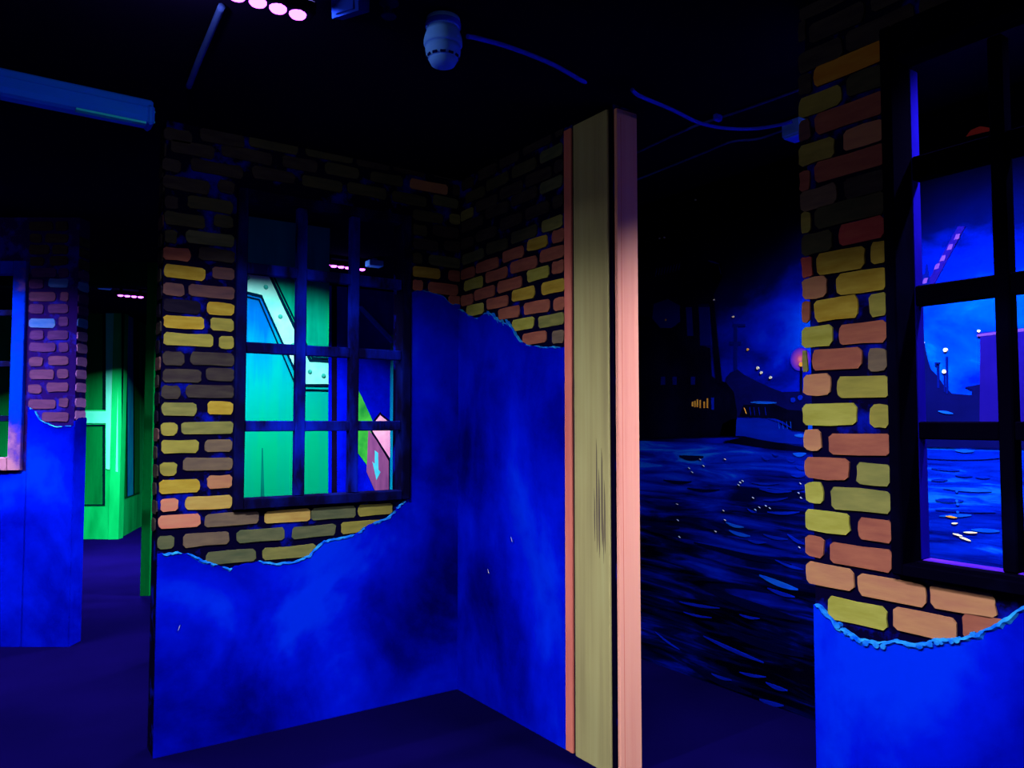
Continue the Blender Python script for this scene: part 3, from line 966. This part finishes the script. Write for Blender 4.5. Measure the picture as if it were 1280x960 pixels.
# ------------------------------------------------------------------ green room behind the large window
m = Mat('green_wall_paint')
f = m.noise(m.coords((9, 9, .8)), 1, 4, .55)
g = m.noise(m.coords((1, 1, 1)), 2.2, 4)
h_ = m.math('ADD', m.math('MULTIPLY', f, .55), m.math('MULTIPLY', g, .45))
m.base(m.ramp(m.remap(h_, .32, .66), [(0, rgb(0, 120, 104)), (.5, rgb(0, 180, 146)), (1, rgb(0, 208, 160))]))
paint('cyan_band_paint', (90, 245, 225), (165, 255, 250), (4, 4, 4))
paint('teal_blue_paint', (0, 112, 190), (0, 160, 190), (6, 6, 2))
paint('dark_outline', (0, 24, 50), (0, 36, 66), (5, 5, 5))
paint('streak_paint', (0, 120, 110), (0, 150, 135), (9, 9, 2))
paint('rivet_paint', (20, 150, 140), (60, 205, 190), (12, 12, 12))
wall_g = G.body('wall_green', 0, G.px(410, 500)[0], .12, 'green_wall_paint')
structure(wall_g, 'teal wall with riveted cyan bands seen through the large window', 'wall')
m = Mat('panel_field_paint')
sp = m.n('ShaderNodeSeparateXYZ')
m.l(m.tc.outputs['Object'], sp.inputs[0])
f = m.noise(m.coords((9, 9, .8)), 1, 4, .55)
t_ = m.math('ADD', m.remap(sp.outputs[2], G.px(330, 400)[1], G.px(330, 560)[1], 0, 1), m.remap(f, .3, .7, -.2, .2))
m.base(m.ramp(t_, [(0, rgb(0, 104, 200)), (.4, rgb(0, 176, 180)), (1, rgb(0, 200, 146))]))
G.poly('panel_field', [(270, 361), (295, 362), (327, 370), (377, 480), (410, 481), (410, 640), (270, 640)], 'panel_field_paint', wall_g, 0, .003)
G.poly('riveted_band', [(270, 328), (296, 330), (333, 340), (386, 452), (410, 454), (410, 480), (377, 480), (327, 370), (295, 362), (270, 360)], 'cyan_band_paint', wall_g, 0, .008)
for pts in ([(333, 339), (336, 339), (389, 449), (410, 450.5), (410, 453), (387, 452.5)], [(338, 339), (339.5, 339), (391, 446), (410, 447), (410, 448.5), (390, 448.5)],
            [(295, 361), (327, 369), (377, 480), (410, 480.5), (410, 483), (375.5, 482.5), (326, 372), (295, 364)],
            [(295, 367), (324, 374), (372, 486), (410, 487), (410, 488.5), (371, 487.5), (323, 375.5), (295, 368.5)]):
    G.poly('painted_outline', pts, 'dark_outline', wall_g, 0, .0095)
for (x, y) in ((309, 347), (332, 359), (350, 396), (387, 465), (404, 470), (366, 432)):
    u, z = G.px(x, y)
    c = G.P(u, z, .008)
    r_ = .017
    vs, fs = [], []
    for j, (rr, hh) in enumerate(((1, 0), (.8, .5), (.45, .85))):
        for i in range(10):
            a = 6.2832 * i / 10
            vs.append(G.P(u + r_ * rr * math.cos(a), z + r_ * rr * math.sin(a), .008 + .008 * hh))
    for j in range(2):
        for i in range(10):
            k = (i + 1) % 10
            fs.append((j * 10 + i, j * 10 + k, j * 10 + 10 + k, j * 10 + 10 + i))
    fs.append(tuple(range(20, 30)))
    link('rivet', vs, fs, 'rivet_paint', wall_g, True)
G.poly('painted_streak', [(327, 560), (328.5, 560), (331, 640), (325, 640)], 'streak_paint', wall_g, 0, .0036)

plaster_mat('blue_wall_paint', scale=1.1, lo=.25, hi=.85, streak=(1.5, 1, .5))
wall_g2 = G2.body('wall_blue', 0, 2.6, .12, 'blue_wall_paint')
structure(wall_g2, 'deep blue far wall with painted signs seen through the large window', 'wall')
paint('sign_green', (20, 120, 50), (60, 175, 60), (6, 6, 6))
paint('sign_mauve', (110, 60, 120), (140, 80, 140), (20, 6, 3))
paint('sign_pink', (215, 130, 190), (245, 185, 225), (5, 5, 5))
paint('sign_violet', (110, 60, 170), (140, 80, 190), (5, 5, 5))
paint('sign_cyan', (60, 190, 225), (90, 215, 235), (8, 8, 8))
for (x0, x1) in ((414.5, 421), (398, 404), (434, 442)):
    G2.poly('painted_stripe', [(x0, 300), (x1, 300), (x1, 700), (x0, 700)], 'gap_black', wall_g2, 0, .005)
G2.poly('painted_leaf', [(447, 487), (452, 496), (466, 527), (459, 582), (447, 566)], 'sign_green', wall_g2, 0, .006)
G2.poly('painted_crate', [(460, 536), (486, 574), (494, 560), (494, 640), (480, 640), (458, 590)], 'sign_mauve', wall_g2, 0, .008)
G2.poly('painted_crate_top', [(461, 533), (475, 517), (490, 530), (500, 536), (500, 556), (486, 573)], 'sign_pink', wall_g2, 0, .010)
G2.poly('painted_crate_side', [(486, 575), (500, 558), (500, 640), (486, 640)], 'sign_violet', wall_g2, 0, .009)
for pts in ([(460, 534), (462, 534), (487, 573), (485.5, 576)], [(485.5, 574), (487, 574), (487, 640), (485.5, 640)], [(461, 533), (475, 515), (476, 517), (462, 535)],
            [(475, 516), (492, 530), (491, 532), (475, 519)]):
    G2.poly('painted_outline', pts, 'gap_black', wall_g2, 0, .012)
G2.poly('painted_arrow', [(468, 563), (472, 566), (472.5, 587), (475, 590), (470, 600), (465, 577), (468, 580)], 'sign_cyan', wall_g2, 0, .012)
mb = MB()
G2.slab(mb, G2.px(487.5, 500)[0], G2.px(493, 500)[0], 0, G2.px(490, 419)[1], 0, .05)
mb.build('upright_batten', 'teal_blue_paint', wall_g2)
G2.poly('brace', [(446, 384), (450, 383), (489, 424), (489, 430)], 'cable_blue', wall_g2, 0, .05)

# ------------------------------------------------------------------ doorway and green panelling seen between the left walls
FC = level(148, 674, 0)
F1 = Wall((FC.x, FC.y), -34.7)
p2 = level(173, 660, 0)
ang = math.degrees(math.atan2(p2.y - FC.y, p2.x - FC.x))
F2 = Wall((FC.x, FC.y), ang)
paint('door_green_paint', (0, 150, 72), (10, 205, 110), (3, 3, .8))
paint('door_panel_green', (0, 96, 44), (0, 130, 60), (5, 5, .6))
paint('door_cyan_paint', (40, 225, 180), (110, 250, 230), (2, 2, 1))
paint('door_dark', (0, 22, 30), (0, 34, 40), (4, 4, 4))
paint('header_paint', (0, 40, 42), (0, 58, 56), (3, 3, 3))
wall_f = F1.body('wall_far', -2.2, 0, .12, 'door_green_paint')
structure(wall_f, 'green panelled wall far behind the left doorway', 'wall')
F1.poly('panel', [(60, 632), (130, 632), (130, 531), (60, 531)], 'door_panel_green', wall_f, 0, .004)
F1.poly('panel', [(60, 512), (130, 512), (130, 300), (60, 300)], 'door_panel_green', wall_f, 0, .004)
F1.poly('panel_outline', [(128.5, 632), (131.5, 632), (131.5, 531), (128.5, 531)], 'door_dark', wall_f, 0, .008)  # dark outlines painted round the panels
F1.poly('panel_outline', [(128.5, 512), (132, 512), (132, 300), (128.5, 300)], 'door_dark', wall_f, 0, .008)
F1.poly('panel_outline', [(60, 534), (131, 533), (131, 530.5), (60, 531)], 'door_dark', wall_f, 0, .008)
F1.poly('panel_outline', [(60, 632), (131, 632), (131, 630.5), (60, 630.5)], 'door_dark', wall_f, 0, .008)
F1.poly('rail_board', [(60, 529), (133, 529), (133, 514), (60, 513)], 'door_cyan_paint', wall_f, 0, .012)
F1.poly('stile_board', [(133, 586), (147.8, 590), (147.8, 300), (133, 300)], 'door_cyan_paint', wall_f, 0, .012)
L2 = (p2 - FC).length
wall_f2 = F2.body('wall_far_side', 0, L2 + 1.6, .12, 'door_green_paint')
structure(wall_f2, 'side of the green panelled wall with vertical stripes', 'wall')
for i, (x0, x1, mt) in enumerate(((152, 154, 'door_dark'), (154, 157.5, 'door_panel_green'), (157.5, 159, 'door_dark'), (159, 166, 'teal_blue_paint'), (166, 167.5, 'door_dark'),
                                  (167.5, 174, 'door_panel_green'))):
    yb0 = 623 - (x0 - 152) * .35
    yb1 = 623 - (x1 - 152) * .35
    F2.poly('painted_stripe', [(x0, yb0), (x1, yb1), (x1, 320), (x0, 320)], mt, wall_f2, 0, .006)

HP = level(175, 745, 0)
H = Wall((HP.x, HP.y), -34.7)
mb = MB()
H.slab(mb, 0, .075, 0, CEIL, -.3, 0)
jamb = mb.build('trim_5', 'door_panel_green')
structure(jamb, 'green upright door jamb in the left gap', 'trim')
mb = MB()
H.slab(mb, .075, .95, 0, CEIL, -.12, -.03)
structure(mb.build('wall_doorway', 'header_paint'), 'dark green wall beside the doorway behind the large brick wall', 'wall')
mb = MB()
H.slab(mb, -1.6, 0, H.px(140, 357)[1], CEIL, -.12, -.0)
structure(mb.build('trim_6', 'header_paint'), 'dark teal header board above the left doorway', 'trim')


# ------------------------------------------------------------------ ultraviolet lamps
def led_bar(key, label, cfg):
    c = cfg['c']
    t = empty('led_bar', c, math.radians(cfg['turn']))
    tag(t, label, 'lamp', 'ultraviolet LED bars')
    n = cfg['n']
    L = n * .064
    MB().bbox((-L / 2 - .02, -.032, 0), (L / 2 + .02, .032, .045), .006).build('housing', 'lamp_housing', t)
    for s in (-1, 1):
        MB().bbox((s * L * .36 - .012, -.02, .045), (s * L * .36 + .012, .02, CEIL - c[2]), .003).build('bracket', 'lamp_housing', t)
    lens = MB().lathe([(.013, -.011), (.023, -.007), (.0275, 0), (.0275, .004)], 12)
    first = None
    for i in range(n):
        if first is None:
            first = lens.build('led_lens', 'led_lens', t, True)
            o = first
        else:
            o = first.copy()
            COL.objects.link(o)
            o.parent = t
        o.location = (-L / 2 + (i + .5) * .064, 0, -.003)
    ld = bpy.data.lights.new('led_beam', 'AREA')
    ld.shape = 'RECTANGLE'
    ld.size = L
    ld.size_y = .05
    ld.energy = cfg['power']
    ld.spread = math.radians(cfg['spread'])
    lo = bpy.data.objects.new('led_beam', ld)
    COL.objects.link(lo)
    lo.parent = t
    lo.location = (0, 0, -.014)
    lo.rotation_euler = (math.radians(cfg['lean']), math.radians(cfg.get('roll', 0)), 0)
    ld = bpy.data.lights.new('led_spill', 'POINT')
    ld.energy = cfg['spill']
    ld.shadow_soft_size = .02
    lo = bpy.data.objects.new('led_spill', ld)
    COL.objects.link(lo)
    lo.parent = t
    lo.location = (0, 0, -.045)
    return t


led_bar('front', 'ultraviolet LED bar on the ceiling at the top edge beside the motion sensor', LAMPS['front'])
led_bar('near', 'ultraviolet LED bar overhead facing the right wall', LAMPS['near'])
led_bar('corridor', 'ultraviolet LED bar over the corridor along the harbour mural', LAMPS['corridor'])
led_bar('left', 'ultraviolet LED bar above the far left wall', LAMPS['left'])
led_bar('behind', 'ultraviolet LED bar above the riveted teal wall', LAMPS['behind'])
led_bar('far', 'small glowing LED bar seen through the upper part of the large window', LAMPS['far'])
led_bar('door', 'distant violet LED bar seen in the left doorway', LAMPS['door'])

# ------------------------------------------------------------------ things on the ceiling
def cable(pts, r, mat, label, name='cable', group='cables on the ceilings'):
    fine = []
    P = [Vector(p) for p in pts]
    for i in range(len(P) - 1):
        p0, p1, p2_, p3 = P[max(i - 1, 0)], P[i], P[i + 1], P[min(i + 2, len(P) - 1)]
        for k in range(6):
            t = k / 6
            fine.append(.5 * ((2 * p1) + (p2_ - p0) * t + (2 * p0 - 5 * p1 + 4 * p2_ - p3) * t * t + (3 * p1 - p0 - 3 * p2_ + p3) * t ** 3))
    fine.append(P[-1])
    o = MB().tube(fine, r).build(name, mat, None, True)
    return tag(o, label, 'cable', group)


# smoke detector
dz = CEIL
dp = level(554, 24, CEIL)
sd = empty('smoke_detector', dp)
sd.scale = (1.16, 1.16, 1.16)
tag(sd, 'pale blue-glowing smoke detector hanging from the ceiling at the top centre', 'smoke detector')
sc_ = .0495 / .05 * 1.0
MB().lathe([(.050, 0), (.052, -.012), (.052, -.028), (.048, -.032)], 28).build('mounting_base', 'fluorescent_plastic', sd, True)
MB().lathe([(.0525, -.013), (.0535, -.016), (.0535, -.026), (.0525, -.029)], 28).build('base_band', 'cable_blue', sd, True)
MB().lathe([(.047, -.031), (.052, -.045), (.056, -.058), (.058, -.070), (.058, -.080), (.054, -.084)], 28).build('sounder_ring', 'fluorescent_plastic', sd, True)
MB().lathe([(.053, -.085), (.053, -.100), (.050, -.116), (.044, -.124)], 28).build('sensor_head', 'fluorescent_plastic', sd, True)
MB().lathe([(.042, -.1235), (.042, -.129), (.036, -.140), (.024, -.146), (.01, -.148)], 28).build('sensor_cap', 'fluorescent_plastic', sd, True)
for i in range(12):
    a = 6.2832 * i / 12
    o = MB().bbox((-.008, -.002, -.004), (.008, .002, .004), .001).build('vent_slot', 'slot_dark', sd)
    o.location = (.0475 * math.cos(a), .0475 * math.sin(a), -.119)
    o.rotation_euler = (0, 0, a + math.pi / 2)

zc_ = CEIL - .012
c1 = [dp + Vector((.072, -.046, -.06)), level(598, 48, zc_ - .03), level(640, 60, zc_), level(690, 80, zc_), level(728, 101, zc_ + .004), level(733, 100, CEIL + .04)]
cable(c1, .0085, 'cable_blue', 'blue cable sagging from the smoke detector along the ceiling')
cable([level(x, y, CEIL - .045) for x, y in ((790, 112), (800, 120), (840, 137), (873, 153), (905, 160), (940, 161), (970, 157), (990, 152))],
      .008, 'cable_blue', 'blue cable curving across the ceiling to the junction box')
cable([level(x, y, CEIL - .007) for x, y in ((795, 191), (840, 170), (870, 157), (900, 147), (950, 130), (1010, 108))], .006, 'cable_grey',
      'straight cable on the ceiling running above the junction box')
cable([level(790, 227, zc_), level(840, 207, zc_), level(880, 191, zc_), level(915, 177, zc_), level(950, 173, zc_), level(990, 158, zc_)], .0055, 'cable_grey',
      'thin lower cable on the ceiling beside the mural')
cable([level(236, 108, 2.885), level(250, 72, 2.885), level(262, 44, 2.885), level(277, 8, 2.885)], .012, 'cable_grey',
      'dim conduit on the ceiling left of the LED bar', 'conduit')
jb = empty('junction_box', level(996, 152, CEIL), math.radians(-90))
tag(jb, 'small blue junction box on the ceiling at the edge of the right wall', 'box')
MB().bbox((-.05, -.05, -.075), (.05, .05, 0), .006).build('box_body', 'fluorescent_plastic', jb)
MB().bbox((-.044, -.044, -.082), (.044, .044, -.074), .003).build('box_lid', 'fluorescent_plastic', jb)
clip = MB().bbox((-.02, -.012, -.03), (.02, .012, 0), .004).build('cable_clip', 'cable_blue')
clip.location = level(897, 143, CEIL)
tag(clip, 'small blue clip holding the straight ceiling cable', 'clip')

# motion sensor box at the top edge
ps = empty('motion_sensor', level(438, -4, CEIL), math.radians(-62))
tag(ps, 'blue-glowing motion sensor box at the top edge right of the LED bar', 'sensor')
mb = MB().hexa([(-.065, -.03, -.085), (.065, -.03, -.085), (.065, .035, -.06), (-.065, .035, -.06), (-.065, -.035, -.012), (.065, -.035, -.012), (.065, .035, -.012), (-.065, .035, -.012)])
mb.build('sensor_housing', 'sensor_plastic', ps)
ps.scale = (.85, .85, .85)
MB().bbox((-.03, -.02, -.014), (.03, .02, 0), .003).build('sensor_mount', 'cable_blue', ps)
MB().bbox((-.045, -.037, -.075), (.045, -.031, -.03), .002).build('sensor_lens', 'sensor_plastic', ps)

# sprinkler
sk = empty('sprinkler', level(486, 2, CEIL))
tag(sk, 'dark sprinkler head on the ceiling beside the motion sensor', 'sprinkler')
MB().lathe([(.032, 0), (.034, -.006), (.016, -.012), (.012, -.02)], 16).build('escutcheon', 'dark_metal', sk, True)
MB().lathe([(.009, -.018), (.009, -.045)], 10).build('nozzle', 'dark_metal', sk)
MB().lathe([(.024, -.048), (.026, -.05), (.024, -.053)], 12).build('deflector', 'dark_metal', sk)
for s in (-1, 1):
    MB().tube([(s * .01, 0, -.02), (s * .018, 0, -.032), (s * .008, 0, -.049)], .0025, 6).build('frame_arm', 'dark_metal', sk)

# unlit fluorescent batten at the left
bz = 2.79
be = level(192, 158, bz)
bt = empty('batten_light', (be.x, be.y + .02, bz))
tag(bt, 'long unlit batten light fitting on the ceiling at the upper left', 'light fitting')
LB = 1.9
MB().bbox((-LB, -.035, .07), (-.004, .045, CEIL - bz), .008).build('spine', 'batten_plastic', bt)
prof = [(-.05 + .0, .068), (-.05, .03), (-.04, .008), (-.02, 0), (.03, 0), (.05, .012), (.056, .035), (.056, .068)]
vs = [(x, y, z) for x in (-LB + .01, -.03) for y, z in prof]
k = len(prof)
fs = [(i, i + 1, i + 1 + k, i + k) for i in range(k - 1)] + [(k - 1, 0, k, 2 * k - 1), tuple(range(k))[::-1], tuple(range(k, 2 * k))]
link('diffuser', vs, fs, 'batten_plastic', bt)
for x0, x1 in ((-.032, 0), (-LB, -LB + .03)):
    ec = MB().bbox((x0, -.054, -.003), (x1, .06, .085), .012).build('end_cap', 'batten_plastic', bt)
    if x1 == 0:
        for (yy, zz) in ((-.03, .06), (-.03, .015)):
            o = MB().lathe([(.005, 0), (.005, .003), (.003, .004)], 8).build('screw', 'teal_plastic', ec)
            o.location = (0, yy, zz)
            o.rotation_euler = (0, math.pi / 2, 0)
MB().bbox((-.3, -.052, -.006), (-.034, -.02, .004), .002).build('teal_highlight', 'teal_plastic', bt)  # teal highlight by the end cap, put in as a coloured strip

# small fittings in the rooms behind
q = level(468, 329, CEIL - .04)
fs_ = empty('ceiling_sensor', (q.x, q.y, CEIL))
tag(fs_, 'tiny blue ceiling box seen through the top right of the large window', 'sensor', 'small ceiling boxes')
MB().bbox((-.065, -.05, -.07), (.065, .05, -.02), .006).build('box_body', 'fluorescent_plastic', fs_)
MB().bbox((-.02, -.02, -.021), (.02, .02, 0), .003).build('box_mount', 'cable_blue', fs_)
cable([level(452, 339, zc_), level(460, 333, zc_), Vector((q.x, q.y, CEIL - .025))], .006, 'cable_grey', 'thin cable to the tiny ceiling box in the room behind the window')
q = level(131, 357, CEIL - .04)
fs2 = empty('ceiling_sensor', (q.x, q.y, CEIL))
tag(fs2, 'dim blue ceiling box seen through the left doorway', 'sensor', 'small ceiling boxes')
MB().bbox((-.06, -.05, -.075), (.06, .05, -.02), .006).build('box_body', 'fluorescent_plastic', fs2)
MB().bbox((-.02, -.02, -.021), (.02, .02, 0), .003).build('box_mount', 'cable_blue', fs2)
